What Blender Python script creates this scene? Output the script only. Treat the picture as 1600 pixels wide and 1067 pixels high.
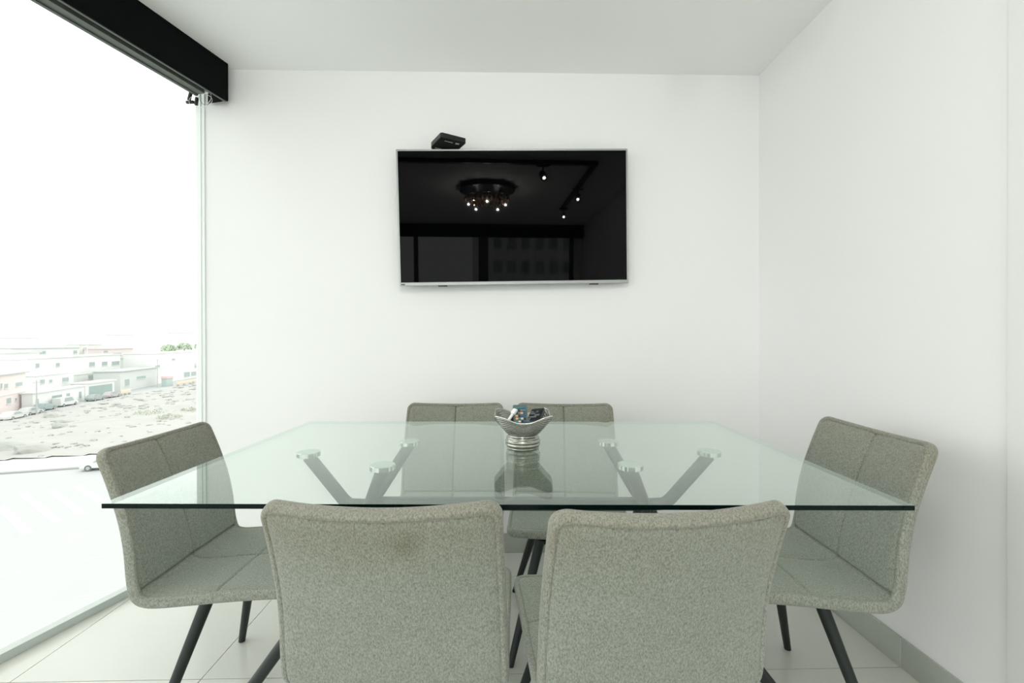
import bpy, bmesh, math, random
import numpy as np
from mathutils import Vector, Matrix, noise

for o in list(bpy.data.objects): bpy.data.objects.remove(o)
S = bpy.context.scene
C = S.collection
rnd = random.Random(7)

# ------------------------------------------------------------------ camera
EYE = 1.0873
FPX = 700.0
pi_, ro_, ya_ = -0.0041, -0.0015, 0.0213
fw = Vector((math.sin(ya_)*math.cos(pi_), math.cos(ya_)*math.cos(pi_), math.sin(pi_)))
r0 = Vector((math.cos(ya_), -math.sin(ya_), 0)); u0 = r0.cross(fw)
r1 = math.cos(ro_)*r0 + math.sin(ro_)*u0; u1 = -math.sin(ro_)*r0 + math.cos(ro_)*u0
cd = bpy.data.cameras.new('camera'); cam = bpy.data.objects.new('camera', cd); C.objects.link(cam)
cd.sensor_width = 36; cd.sensor_fit = 'HORIZONTAL'; cd.lens = 36*FPX/1600
cd.clip_start = 0.02; cd.clip_end = 3000
M = Matrix((( r1.x, u1.x, -fw.x, 0), (r1.y, u1.y, -fw.y, 0), (r1.z, u1.z, -fw.z, EYE), (0, 0, 0, 1)))
cam.matrix_world = M
S.camera = cam

# ------------------------------------------------------------------ sky and exposure
SKY = 2.25
w = bpy.data.worlds.new('sky'); S.world = w; w.use_nodes = True
bg = w.node_tree.nodes['Background']; bg.inputs[0].default_value = (0.972, 1.0, 0.985, 1); bg.inputs[1].default_value = SKY
S.view_settings.view_transform = 'Standard'; S.view_settings.look = 'None'
S.view_settings.gamma = 1; S.view_settings.use_curve_mapping = False
S.view_settings.exposure = 0.02

# ------------------------------------------------------------------ materials
def nodes(name):
    m = bpy.data.materials.new(name); m.use_nodes = True
    nt = m.node_tree; b = nt.nodes['Principled BSDF']
    return m, nt, b
def mat(name, col, rough=0.5, metal=0.0, spec=0.5, var=0.0, vscale=8.0, bump=0.0, bscale=200.0):
    """plain procedural material with slight noise variation of the colour and a fine bump"""
    m, nt, b = nodes(name)
    b.inputs['Roughness'].default_value = rough; b.inputs['Metallic'].default_value = metal
    b.inputs['Specular IOR Level'].default_value = spec
    tc = nt.nodes.new('ShaderNodeTexCoord')
    n = nt.nodes.new('ShaderNodeTexNoise'); n.inputs['Scale'].default_value = vscale; n.inputs['Detail'].default_value = 4
    nt.links.new(tc.outputs['Object'], n.inputs['Vector'])
    r = nt.nodes.new('ShaderNodeMix'); r.data_type = 'RGBA'
    k0 = [max(0, c*(1-var)) for c in col]; k1 = [min(1, c*(1+var)) for c in col]
    r.inputs[6].default_value = (*k0, 1); r.inputs[7].default_value = (*k1, 1)
    nt.links.new(n.outputs['Fac'], r.inputs[0]); nt.links.new(r.outputs[2], b.inputs['Base Color'])
    if bump > 0:
        n2 = nt.nodes.new('ShaderNodeTexNoise'); n2.inputs['Scale'].default_value = bscale
        nt.links.new(tc.outputs['Object'], n2.inputs['Vector'])
        bp = nt.nodes.new('ShaderNodeBump'); bp.inputs['Strength'].default_value = bump; bp.inputs['Distance'].default_value = 0.002
        nt.links.new(n2.outputs['Fac'], bp.inputs['Height']); nt.links.new(bp.outputs[0], b.inputs['Normal'])
    return m
def emis(name, col, st):
    m, nt, b = nodes(name)
    b.inputs['Base Color'].default_value = (*col, 1)
    b.inputs['Emission Color'].default_value = (*col, 1); b.inputs['Emission Strength'].default_value = st
    return m

def thin_glass(name, tint, ior=1.5):
    m = bpy.data.materials.new(name); m.use_nodes = True; nt = m.node_tree; nt.nodes.clear()
    out = nt.nodes.new('ShaderNodeOutputMaterial'); mx = nt.nodes.new('ShaderNodeMixShader')
    fr = nt.nodes.new('ShaderNodeFresnel'); geo = nt.nodes.new('ShaderNodeNewGeometry')
    ma = nt.nodes.new('ShaderNodeMapRange'); ma.inputs[3].default_value = ior; ma.inputs[4].default_value = 1/ior
    nt.links.new(geo.outputs['Backfacing'], ma.inputs[0]); nt.links.new(ma.outputs[0], fr.inputs['IOR'])
    tr = nt.nodes.new('ShaderNodeBsdfTransparent'); tr.inputs[0].default_value = (*tint, 1)
    gl = nt.nodes.new('ShaderNodeBsdfGlossy'); gl.inputs['Roughness'].default_value = 0.0
    gl.inputs['Color'].default_value = (0.94, 1.0, 0.96, 1)
    nt.links.new(fr.outputs[0], mx.inputs[0]); nt.links.new(tr.outputs[0], mx.inputs[1]); nt.links.new(gl.outputs[0], mx.inputs[2])
    nt.links.new(mx.outputs[0], out.inputs[0])
    return m

def fabric(name, a, b_, stain=0.5):
    """heathered upholstery cloth: vertical speckle of light and dark yarns, worn brownish towards the top"""
    m, nt, b = nodes(name)
    L = nt.links.new; N = nt.nodes.new
    tc = N('ShaderNodeTexCoord')
    mp = N('ShaderNodeMapping'); mp.inputs['Scale'].default_value = (1.0, 0.75, 0.42); L(tc.outputs['Object'], mp.inputs[0])
    n1 = N('ShaderNodeTexNoise'); n1.inputs['Scale'].default_value = 420; n1.inputs['Detail'].default_value = 3; n1.inputs['Roughness'].default_value = .7
    L(mp.outputs[0], n1.inputs['Vector'])
    cr = N('ShaderNodeValToRGB'); cr.color_ramp.elements[0].position = .36; cr.color_ramp.elements[1].position = .62
    cr.color_ramp.elements[0].color = (*a, 1); cr.color_ramp.elements[1].color = (*b_, 1)
    L(n1.outputs['Fac'], cr.inputs[0])
    n2 = N('ShaderNodeTexNoise'); n2.inputs['Scale'].default_value = 7; n2.inputs['Detail'].default_value = 3
    L(tc.outputs['Object'], n2.inputs['Vector'])
    sx = N('ShaderNodeSeparateXYZ'); L(tc.outputs['Object'], sx.inputs[0])
    mr = N('ShaderNodeMapRange'); mr.inputs[1].default_value = .60; mr.inputs[2].default_value = .76; L(sx.outputs['Z'], mr.inputs[0])
    mu = N('ShaderNodeMath'); mu.operation = 'MULTIPLY'; L(mr.outputs[0], mu.inputs[0]); L(n2.outputs['Fac'], mu.inputs[1])
    mu2 = N('ShaderNodeMath'); mu2.operation = 'MULTIPLY'; L(mu.outputs[0], mu2.inputs[0]); mu2.inputs[1].default_value = stain
    mx = N('ShaderNodeMix'); mx.data_type = 'RGBA'; mx.blend_type = 'MULTIPLY'; mx.inputs[7].default_value = (0.88, 0.76, 0.66, 1)
    L(mu2.outputs[0], mx.inputs[0]); L(cr.outputs[0], mx.inputs[6])
    L(mx.outputs[2], b.inputs['Base Color'])
    b.inputs['Roughness'].default_value = .95; b.inputs['Specular IOR Level'].default_value = .1
    b.inputs['Sheen Weight'].default_value = .25; b.inputs['Sheen Roughness'].default_value = .5
    bp = N('ShaderNodeBump'); bp.inputs['Strength'].default_value = .5; bp.inputs['Distance'].default_value = .0012
    L(n1.outputs['Fac'], bp.inputs['Height']); L(bp.outputs[0], b.inputs['Normal'])
    return m

M_wall = mat('white_paint', (.868, .872, .862), .6, var=.012, vscale=1.5, bump=.05, bscale=60)
M_ceil = mat('ceiling_paint', (.925, .93, .915), .7, var=.01, vscale=1.5)
M_tile = mat('porcelain_tile', (.605, .612, .56), .22, spec=.5, var=.035, vscale=5, bump=.03, bscale=12)
M_base = mat('skirting_tile', (.42, .44, .39), .35, var=.05, vscale=14)
M_grout = mat('grout_dark', (.16, .17, .15), .9)
M_groutl = mat('grout_light', (.72, .74, .70), .9)
M_alu = mat('aluminium_frame', (.56, .61, .57), .6, metal=.0, var=.04, vscale=30)
M_alul = mat('pale_frame', (.80, .84, .81), .5, var=.02)
M_black = mat('black_fascia', (.002, .003, .0026), .6, spec=.06, var=.2, vscale=20)
M_dgrey = mat('dark_grey_rail', (.085, .10, .088), .4, spec=.5, var=.1)
M_rail = mat('rail_grey', (.13, .145, .125), .5, var=.05)
M_lip = mat('grey_lip', (.10, .115, .10), .5)
M_blind = mat('blind_cloth', (.10, .11, .10), .9)
M_pane = thin_glass('window_glass', (.99, .993, .988), 1.3)
M_tglass = thin_glass('table_glass', (.955, .985, .965), 1.5)
def edge_glass():
    # the cut edge is dark green from outside; rays already inside the sheet leave through it
    m = mat('glass_edge', (.001, .007, .006), .25, spec=.12); nt = m.node_tree
    out = [n for n in nt.nodes if n.type == 'OUTPUT_MATERIAL'][0]; b = nt.nodes['Principled BSDF']
    mx = nt.nodes.new('ShaderNodeMixShader'); geo = nt.nodes.new('ShaderNodeNewGeometry'); tr = nt.nodes.new('ShaderNodeBsdfTransparent')
    tr.inputs[0].default_value = (.80, .88, .84, 1)
    nt.links.new(geo.outputs['Backfacing'], mx.inputs[0]); nt.links.new(b.outputs[0], mx.inputs[1]); nt.links.new(tr.outputs[0], mx.inputs[2])
    nt.links.new(mx.outputs[0], out.inputs[0]); return m
M_edge = edge_glass()
M_leg = mat('black_powdercoat', (.012, .018, .0165), .45, spec=.4, var=.15, vscale=40)
M_tube = mat('black_tube', (.020, .026, .024), .42, metal=.0, var=.05, vscale=20)
M_chrome = mat('polished_steel', (.72, .76, .73), .12, metal=1.0)
M_fab = fabric('grey_green_upholstery', (.165, .182, .150), (.325, .350, .302), .8)
M_fab2 = fabric('piping_cloth', (.165, .175, .146), (.33, .345, .295), .9)
M_under = mat('underside_cloth', (.07, .075, .065), .95)
M_silver = mat('silver_trim', (.40, .42, .405), .35, metal=.85, var=.05, vscale=10)
M_plastic = mat('black_plastic', (.008, .010, .010), .38, spec=.4)
M_label = mat('pale_print', (.55, .56, .52), .6)
M_white = mat('white_plastic', (.82, .84, .82), .35)
M_sil = mat('ribbed_silver_glaze', (.36, .36, .325), .24, metal=.95, var=.25, vscale=40, bump=.25, bscale=90)

def screen_mat():
    m, nt, b = nodes('dark_screen')
    b.inputs['Base Color'].default_value = (.0008, .001, .001, 1); b.inputs['Roughness'].default_value = .02
    b.inputs['IOR'].default_value = 1.21; b.inputs['Specular IOR Level'].default_value = .5
    return m
M_screen = screen_mat()

# ------------------------------------------------------------------ object helpers
def link(name, me, m=None, parent=None, mats=None):
    o = bpy.data.objects.new(name, me); C.objects.link(o)
    for k in (mats or ([m] if m else [])): me.materials.append(k)
    if parent: o.parent = parent
    return o
def tag(o, label=None, cat=None, group=None, kind=None):
    if label: o['label'] = label
    if cat: o['category'] = cat
    if group: o['group'] = group
    if kind: o['kind'] = kind
    return o
def empty(name, loc=(0, 0, 0), rz=0, label=None, cat=None, group=None, kind=None):
    o = bpy.data.objects.new(name, None); C.objects.link(o); o.location = loc; o.rotation_euler = (0, 0, rz)
    o.empty_display_size = .05
    return tag(o, label, cat, group, kind)
def frombm(name, bm, m=None, parent=None, smooth=False, mats=None):
    bmesh.ops.recalc_face_normals(bm, faces=bm.faces[:])
    me = bpy.data.meshes.new(name); bm.to_mesh(me); bm.free()
    if smooth:
        for p in me.polygons: p.use_smooth = True
    return link(name, me, m, parent, mats)
def smooth_angle(o, ang=40):
    me = o.data
    for p in me.polygons: p.use_smooth = True
    try: me.set_sharp_from_angle(angle=math.radians(ang))
    except Exception: pass
def bxm(bm, lo, hi, mtx=None, bev=0.0, seg=2):
    """box between two corners, optionally bevelled and transformed, added to bm"""
    t = bmesh.new()
    bmesh.ops.create_cube(t, size=1)
    for v in t.verts:
        v.co = Vector([(lo[i]+hi[i])/2 + v.co[i]*(hi[i]-lo[i]) for i in range(3)])
    if bev > 0: bmesh.ops.bevel(t, geom=t.edges[:], offset=bev, segments=seg, profile=.5, affect='EDGES')
    if mtx is not None: bmesh.ops.transform(t, matrix=mtx, verts=t.verts[:])
    me = bpy.data.meshes.new('t'); t.to_mesh(me); t.free(); bm.from_mesh(me); bpy.data.meshes.remove(me)
def box(name, lo, hi, m, parent=None, bev=0.0, mtx=None, seg=2):
    bm = bmesh.new(); bxm(bm, lo, hi, mtx, bev, seg)
    o = frombm(name, bm, m, parent)
    if bev > 0: smooth_angle(o, 35)
    return o
def prism(name, pts, z0, z1, m, parent=None):
    bm = bmesh.new()
    a = [bm.verts.new((p[0], p[1], z0)) for p in pts]; b = [bm.verts.new((p[0], p[1], z1)) for p in pts]
    bm.faces.new(a[::-1]); bm.faces.new(b)
    n = len(pts)
    for i in range(n): bm.faces.new((a[i], a[(i+1) % n], b[(i+1) % n], b[i]))
    return frombm(name, bm, m, parent)
def tube_bm(bm, pts, rad, n=14, caps=True, closed=False):
    """swept round tube through the points; rad a number or one radius per point"""
    pts = [Vector(p) for p in pts]; k = len(pts)
    rs = rad if hasattr(rad, '__len__') else [rad]*k
    rings = []; ref = None
    for i, p in enumerate(pts):
        if closed: t = pts[(i+1) % k] - pts[i-1]
        else: t = (pts[min(i+1, k-1)] - pts[max(i-1, 0)])
        t.normalize()
        if ref is None:
            ref = Vector((0, 0, 1)) if abs(t.z) < .9 else Vector((1, 0, 0))
        a = (ref - t*ref.dot(t)).normalized(); ref = a; b = t.cross(a)
        rings.append([bm.verts.new(p + (a*math.cos(2*math.pi*j/n) + b*math.sin(2*math.pi*j/n))*rs[i]) for j in range(n)])
    for i in range(k if closed else k-1):
        A, B = rings[i], rings[(i+1) % k]
        for j in range(n): bm.faces.new((A[j], A[(j+1) % n], B[(j+1) % n], B[j]))
    if caps and not closed: bm.faces.new(rings[0][::-1]); bm.faces.new(rings[-1])
def tube(name, pts, rad, m, parent=None, n=14, closed=False):
    bm = bmesh.new(); tube_bm(bm, pts, rad, n, closed=closed)
    o = frombm(name, bm, m, parent); smooth_angle(o, 50); return o
def lathe(name, prof, m, parent=None, n=32, loc=(0, 0, 0)):
    bm = bmesh.new(); rings = []
    for (r, z) in prof:
        rings.append([bm.verts.new((loc[0]+r*math.cos(2*math.pi*j/n), loc[1]+r*math.sin(2*math.pi*j/n), loc[2]+z)) for j in range(n)])
    for A, B in zip(rings, rings[1:]):
        for j in range(n): bm.faces.new((A[j], A[(j+1) % n], B[(j+1) % n], B[j]))
    bm.faces.new(rings[0][::-1]); bm.faces.new(rings[-1])
    o = frombm(name, bm, m, parent); smooth_angle(o, 35); return o
def copy_tree(o, parent=None):
    c = o.copy(); C.objects.link(c); c.parent = parent
    for ch in [x for x in C.objects if x.parent == o]: copy_tree(ch, c)
    return c

# ------------------------------------------------------------------ room shell
H = 2.4488; YB = 2.2897; XR = 1.3269; YREAR = -2.1
WD = Vector((-1.5737+1.6855, 1.972-1.5334, 0)).normalized()      # direction of the glazed side
WN = Vector((-WD.y, WD.x, 0))                                     # outward normal of the glazed side
if WN.x > 0: WN = -WN
W0 = Vector((-1.6855, 1.5334, 0))                                 # a point on the inner edge of the sill
def wl(y, out=0.0, z=0.0):                                         # point on the glazing line at given y, moved outwards
    p = W0 + WD*((y-W0.y)/WD.y) + WN*out; return Vector((p.x, p.y, z))
OUT = .05
cornB = wl(YB, OUT); cornF = wl(YREAR-.1, OUT)
shell = [(cornF.x, cornF.y), (XR+.15, YREAR-.1), (XR+.15, YB+.15), (wl(YB, OUT).x, YB+.15), (wl(YB, OUT).x, YB)]
floor = prism('floor', shell, -.12, -.0085, M_grout); tag(floor, kind='structure')
ceiling = prism('ceiling', shell, H, H+.12, M_ceil); tag(ceiling, kind='structure')
xc = wl(YB, OUT).x
wb = box('wall_back', (xc+.001, YB, 0), (XR+.12, YB+.12, H), M_wall); tag(wb, kind='structure')
wr = box('wall_right', (XR, YREAR-.1, 0), (XR+.12, YB, H), M_wall); tag(wr, kind='structure')
tr = box('trim_1', (1.304, YREAR+.0, 0), (XR, 1.130, H), M_wall, bev=.0015); tag(tr, kind='structure')
tr['label'] = 'slightly projecting white wall edge at the far right of the frame'

# floor tiles, clipped to the room outline
def clip(poly, a, b):
    """keep the part of poly to the left of the line a->b"""
    out = []
    def side(p): return (b[0]-a[0])*(p[1]-a[1]) - (b[1]-a[1])*(p[0]-a[0])
    for i in range(len(poly)):
        p, q = poly[i], poly[(i+1) % len(poly)]; sp, sq = side(p), side(q)
        if sp >= 0: out.append(p)
        if sp*sq < 0:
            t = sp/(sp-sq); out.append((p[0]+(q[0]-p[0])*t, p[1]+(q[1]-p[1])*t))
    return out
pw0 = wl(YREAR, .005); pw1 = wl(YB, .005)
room = [(pw0.x, YREAR), (1.30, YREAR), (XR-.0005, 1.13), (XR-.0005, YB-.0005), (pw1.x, YB-.0005)]
G = .0013
for i in range(-4, 6):
    for j in range(-7, 3):
        x0 = -1.568+.6*i; y0 = 1.453+.6*j
        p = [(x0+G, y0+G), (x0+.6-G, y0+G), (x0+.6-G, y0+.6-G), (x0+G, y0+.6-G)]
        for k in range(len(room)):
            if not p: break
            p = clip(p, room[k], room[(k+1) % len(room)])
        if len(p) < 3: continue
        ar = abs(sum(p[k][0]*p[(k+1) % len(p)][1]-p[(k+1) % len(p)][0]*p[k][1] for k in range(len(p))))/2
        if ar < .0004: continue
        prism('tile', p, -.0084, 0, M_tile, floor)

# skirting: separate tiles with pale joints
BH = .0975
sk = empty('baseboard_right', (0, 0, 0), kind='structure')
box('grout', (XR-.009, 1.131, .0005), (XR-.0003, YB-.012, BH-.002), M_groutl, sk)
for a, b in ((1.1315, 1.4510), (1.4550, 2.0515), (2.0555, YB-.0115)):
    box('tile', (XR-.0110, a, .0004), (XR-.0004, b, BH), M_base, sk, bev=.0008)
sk2 = empty('baseboard_back', (0, 0, 0), kind='structure')
box('grout', (xc+.15, YB-.009, .0005), (XR-.012, YB-.0003, BH-.002), M_groutl, sk2)
xs = [xc+.14, -.968, -.368, .232, .832, XR-.0113]
for a, b in zip(xs, xs[1:]):
    box('tile', (a+.002, YB-.0110, .0004), (b-.002, YB-.0004, BH), M_base, sk2, bev=.0008)

# glazed left side: sill rail, jamb, head rail and one big pane
def along(name, y0, y1, o0, o1, z0, z1, m, parent):
    a, b, c, d = wl(y0, o0), wl(y1, o0), wl(y1, o1), wl(y0, o1)
    return prism(name, [(a.x, a.y), (b.x, b.y), (c.x, c.y), (d.x, d.y)], z0, z1, m, parent)
w1 = empty('window_1', (0, 0, 0), kind='structure')
along('sill_rail', YREAR, YB-.002, .004, .046, .0005, .031, M_alu, w1)
along('jamb', YB-.010, YB-.001, .018, .050, .030, H-.001, M_alul, w1)
along('jamb', YB-.006, YB-.001, .0, .018, .030, H-.001, M_alul, w1)
along('head_rail', YREAR, YB-.0105, .02, .0395, H-.04, H-.001, M_alu, w1)
along('pane', YREAR, YB-.0105, .040, .045, .0315, H-.002, M_pane, w1)

# rear glazed side (seen only mirrored in the television)
w2 = empty('window_2', (0, 0, 0), kind='structure')
xl = wl(YREAR, 0).x
box('sill_rail', (xl, YREAR-.05, 0), (1.28, YREAR, .05), M_dgrey, w2)
for x in (xl, -1.14, -.21, 1.12):
    box('mullion', (x, YREAR-.05, .05), (x+(.06 if x != -.21 else .14), YREAR, H-.001), M_dgrey, w2)
box('pane', (xl, YREAR-.03, .04), (1.2, YREAR-.024, H-.01), M_pane, w2)
rw = box('wall_rear', (1.18, YREAR-.1, 0), (XR, YREAR-.001, H), M_wall); tag(rw, kind='structure')

# ------------------------------------------------------------------ blind cassettes
def valance_side():
    t = empty('roller_blind', (wl(1.0).x, 1.0, 0), 0, 'long black roller blind cassette under the ceiling above the left window', 'blind', 'black blind cassettes')
    ix = lambda *a, **k: along(*a, **k)
    t.location = (0, 0, 0)
    along('fascia', YREAR+.12, YB-.012, -.150, -.142, H-.186, H-.001, M_black, t)
    along('fascia_lip', YREAR+.12, YB-.012, -.1419, -.130, H-.186, H-.182, M_lip, t)
    along('end_plate', YB-.0119, YB-.0075, -.148, -.03, H-.180, H-.001, M_black, t)
    a = wl(YREAR+.12, -.065, H-.085); b = wl(YB-.07, -.065, H-.085)
    tube('fabric_roll', [a, b], .048, M_blind, t, n=24)
    along('fabric', YREAR+.14, YB-.09, -.0475, -.0455, H-.1645, H-.085, M_blind, t)
    along('bottom_rail', YREAR+.13, YB-.085, -.092, -.055, H-.180, H-.157, M_rail, t)
    along('bottom_rail_edge', YREAR+.13, YB-.085, -.0549, -.040, H-.186, H-.165, M_dgrey, t)
    along('end_bracket', YB-.07, YB-.060, -.09, -.04, H-.165, H-.02, M_white, t)
    return t
vs = valance_side()
vr = empty('roller_blind', (0, 0, 0), 0, 'black blind cassette over the rear window, seen mirrored in the television', 'blind', 'black blind cassettes')
box('fascia', (xl+.2, YREAR+.12, H-.186), (1.30, YREAR+.13, H-.001), M_black, vr)
box('end_plate', (xl+.2, YREAR+.02, H-.186), (xl+.21, YREAR+.12, H-.001), M_black, vr)
# bead chain in loops with two dark clips
ch = empty('blind_chain', (0, 0, 0), 0, 'thin white bead chain looped up with black clips at the blind end', 'chain')
def loop_pts(c, rx, rz, n=40, ph=0, tilt=.3):
    pts = []
    for i in range(n):
        a = 2*math.pi*i/n
        p = c + Vector((math.cos(a)*rx, math.sin(a+ph)*.01, math.sin(a)*rz + math.cos(a)*rx*tilt))
        pts.append(p)
    return pts
cc = wl(YB-.055, -.045, H-.185)
tube('chain_loop', loop_pts(cc+Vector((.010, -.005, -.005)), .036, .040), .0011, M_white, ch, n=6, closed=True)
tube('chain_loop', loop_pts(cc+Vector((.000, -.012, -.014)), .050, .036, ph=1, tilt=.1), .0011, M_white, ch, n=6, closed=True)
tube('chain_loop', loop_pts(cc+Vector((.018, -.004, .004)), .022, .032, ph=2), .0011, M_lip, ch, n=6, closed=True)
for dx, dz, rot in ((-.052, .004, .25), (-.020, -.018, .1), (-.050, -.022, 1.5)):
    Mx = Matrix.Translation(cc+Vector((dx, -.012, dz))) @ Matrix.Rotation(rot, 4, 'Y')
    box('clip', (-.0065, -.006, -.019), (.0065, .006, .019), M_plastic, ch, bev=.002, mtx=Mx)

# ------------------------------------------------------------------ glass dining table
tb = empty('dining_table', (.0177, 1.3599, 0), -.0321, 'rectangular clear glass dining table with green edge on grey bent-tube base', 'table')
TW, TD, TT = 1.6405, .9157, .755
bm = bmesh.new()
bmesh.ops.create_cube(bm, size=1)
for v in bm.verts: v.co = Vector((v.co.x*TW, v.co.y*TD, (TT-.0052)+v.co.z*.0100))
for f in bm.faces: f.material_index = 0 if abs(f.normal.z) > .5 else 1
top = frombm('tabletop', bm, None, tb, mats=[M_tglass, M_edge])
Rt = Matrix.Rotation(.0321, 3, 'Z')
def tl(p): return Rt @ (Vector(p) - Vector((.0177, 1.3599, 0)))
for side, outer, fr, re, hub in (('l', (-.597, 1.390), (-.331, 1.241), (-.317, 1.531), (-.415, 1.385)), ('r', (.637, 1.368), (.353, 1.229), (.358, 1.512), (.442, 1.370))):
    for k, q in enumerate((outer, fr, re)):
        c = tl((q[0], q[1], 0)); hb = tl((hub[0], hub[1], 0))
        d_ = (c-hb); d_.z = 0
        # disc under the glass
        pad = lathe('steel_disc', [(.0335, 0), (.035, .0012), (.035, .0125), (.0335, .0140)], M_chrome, tb, n=40, loc=(c.x, c.y, TT-.0104-.0145))
        # bent tube: disc -> waist -> foot
        zt = TT-.026; zw = .585
        pts = []
        P0 = Vector((c.x, c.y, zt)); P1 = Vector((hb.x, hb.y, zw)) + d_.normalized()*.02
        foot = Vector((hb.x, hb.y, 0)) + d_*(2.02 if k == 0 else 1.5)
        if k == 0:
            e = Vector((hb.x, hb.y, zw)) + d_.normalized()*.065
            ctrl = [P0, P0.lerp(e, .33), P0.lerp(e, .66), P0.lerp(e, .93)]
            end = Vector((hb.x, hb.y, zw-.006)) - d_.normalized()*.0
            mid = [e + Vector((0, 0, -.004)) - d_.normalized()*.012, end]
            dn = [Vector((hb.x, hb.y, zw-.06)) + d_.normalized()*.03, foot.lerp(Vector((hb.x, hb.y, zw-.06)), .6), foot.lerp(Vector((hb.x, hb.y, zw-.06)), .3), Vector((foot.x, foot.y, .006))]
            tube('leg', ctrl+mid, .0185, M_tube, tb, n=18)
            tube('leg', [Vector((hb.x, hb.y, zw-.002))]+dn, .0185, M_tube, tb, n=18)
        else:
            tube('leg', [P0, P0.lerp(P1, .35), P0.lerp(P1, .7), P1, P1+Vector((0, 0, -.025)), Vector((foot.x, foot.y, .006)).lerp(P1, .66), Vector((foot.x, foot.y, .006)).lerp(P1, .33), Vector((foot.x, foot.y, .006))], .0185, M_tube, tb, n=18)
        lathe('foot_pad', [(.022, 0), (.024, .002), (.024, .006)], M_plastic, tb, n=20, loc=(foot.x, foot.y, .0003))
a = tl((-.415, 1.385, .585)); b = tl((.442, 1.370, .585))
box('crossbar', (a.x, a.y-.018, .585-.017), (b.x, a.y+.018, .585+.017), M_tube, tb, bev=.006)

# ------------------------------------------------------------------ upholstered chair
prof = [(.180, .408), (.09, .406), (0, .401), (-.09, .394), (-.165, .389), (-.205, .391), (-.229, .405), (-.241, .440), (-.259, .52), (-.287, .61), (-.317, .70), (-.352, .789)]
def catmull(P, n=24):
    P = [np.array(p, float) for p in P]; P = [2*P[0]-P[1]]+P+[2*P[-1]-P[-2]]; out = []
    for i in range(1, len(P)-2):
        for k in range(n):
            t = k/n; a, b, c, d = P[i-1:i+3]
            out.append(.5*((2*b)+(-a+c)*t+(2*a-5*b+4*c-d)*t*t+(-a+3*b-3*c+d)*t**3))
    out.append(P[-2]); return np.array(out)
CP = catmull(prof); seg = np.r_[0, np.cumsum(np.linalg.norm(np.diff(CP, axis=0), axis=1))]; LEN = seg[-1]
def Cs(s): return np.array([np.interp(s, seg, CP[:, 0]), np.interp(s, seg, CP[:, 1])])
def Ts(s):
    a, b = Cs(max(0, s-.008)), Cs(min(LEN, s+.008)); t = b-a; return t/np.linalg.norm(t)
SJ = float(np.interp(1, [0, 1], [0, 0]))
SJ = float(seg[np.argmin(np.abs(CP[:, 0]+.218)+np.abs(CP[:, 1]-.420))])       # where seat and back meet
def width(s): return .456 - .018*min(1, max(0, (s-SJ)/(LEN-SJ)))
def map3(s, t, h):
    c = Cs(s); T = Ts(s); N = np.array([T[1], -T[0]])
    kb = min(1, max(0, (s-SJ)/(.22))); kb = kb*kb*(3-2*kb)
    q = (t/.215)**2
    h = h + q*(.026*kb + .006*(1-kb))
    return (t, c[0]+N[0]*h, c[1]+N[1]*h)
RC = .034; E = .008
def hw(s, e=0.0):
    W_ = width(s)/2 - e; r = RC-e; ds = min(s, LEN-s) - e
    if ds < r:
        ds = max(ds, 0); return W_ - (r - math.sqrt(max(0, r*r-(r-ds)**2)))
    return W_
def samples(a, b, dense, base=.013, fine=.0022, reach=.012):
    """parameter values from a to b, closer together around the values in dense"""
    out = [a]; x = a
    while x < b-1e-6:
        d = min(abs(x-c) for c in dense); st = fine if d < reach else min(base, fine+(d-reach)*.35)
        x += st; out.append(min(x, b))
    return out
SM = .20     # transverse seam of the seat
def panel(name, s0, s1, seat, m, parent):
    ss = samples(s0, s1, [E, SJ, LEN-E] + ([SM] if seat else []))
    tt = samples(0, 1, [0, 1], base=.06, fine=.010, reach=.055); taus = [-t for t in tt[:0:-1]] + tt
    nv = len(taus); V = []; F = []
    for sd in (1, -1):
        for s in ss:
            w_ = hw(s, E)
            for ta in taus:
                t = ta*w_; d1 = (1-abs(ta))*w_; d2 = (s-E) if seat else (LEN-E-s)
                d = min(d1, d2); d = d1*d2/(d1+d2+1e-6)*1.0 + .5*d*0
                if sd == 1:
                    h = .005 + .0115*(1-math.exp(-d/.006)) + .006*(1-math.exp(-d/.05))
                    h -= .0075*math.exp(-(t/.0028)**2) + .0035*math.exp(-(t/.018)**2)
                    dj = abs(s-SJ); h -= .009*math.exp(-(dj/.0045)**2) + .003*math.exp(-(dj/.03)**2)
                    if seat: h -= .0045*math.exp(-((s-SM)/.0032)**2) + .0020*math.exp(-((s-SM)/.02)**2)
                    h += .0012*noise.noise(Vector((t*14, s*14, 3.3)))
                else:
                    h = -(.005 + .0105*(1-math.exp(-d/.005)) + .006*(1-math.exp(-d/.08)))
                    h += .0010*noise.noise(Vector((t*10, s*10, 7.7)))
                V.append(map3(s, t, h))
    n1 = len(ss)*nv
    for i in range(len(ss)-1):
        for j in range(nv-1):
            a = i*nv+j; F.append((a, a+1, a+nv+1, a+nv)); F.append((n1+a+nv, n1+a+nv+1, n1+a+1, n1+a))
    for i in range(len(ss)-1):
        a = i*nv; F.append((a, a+nv, n1+a+nv, n1+a)); a = i*nv+nv-1; F.append((a+nv, a, n1+a, n1+a+nv))
    for j in range(nv-1):
        F.append((j+1, j, n1+j, n1+j+1)); a = (len(ss)-1)*nv+j; F.append((a, a+1, n1+a+1, n1+a))
    me = bpy.data.meshes.new(name); me.from_pydata(V, [], F); me.update()
    for p in me.polygons: p.use_smooth = True
    o = link(name, me, m, parent); smooth_angle(o, 62); return o
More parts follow.
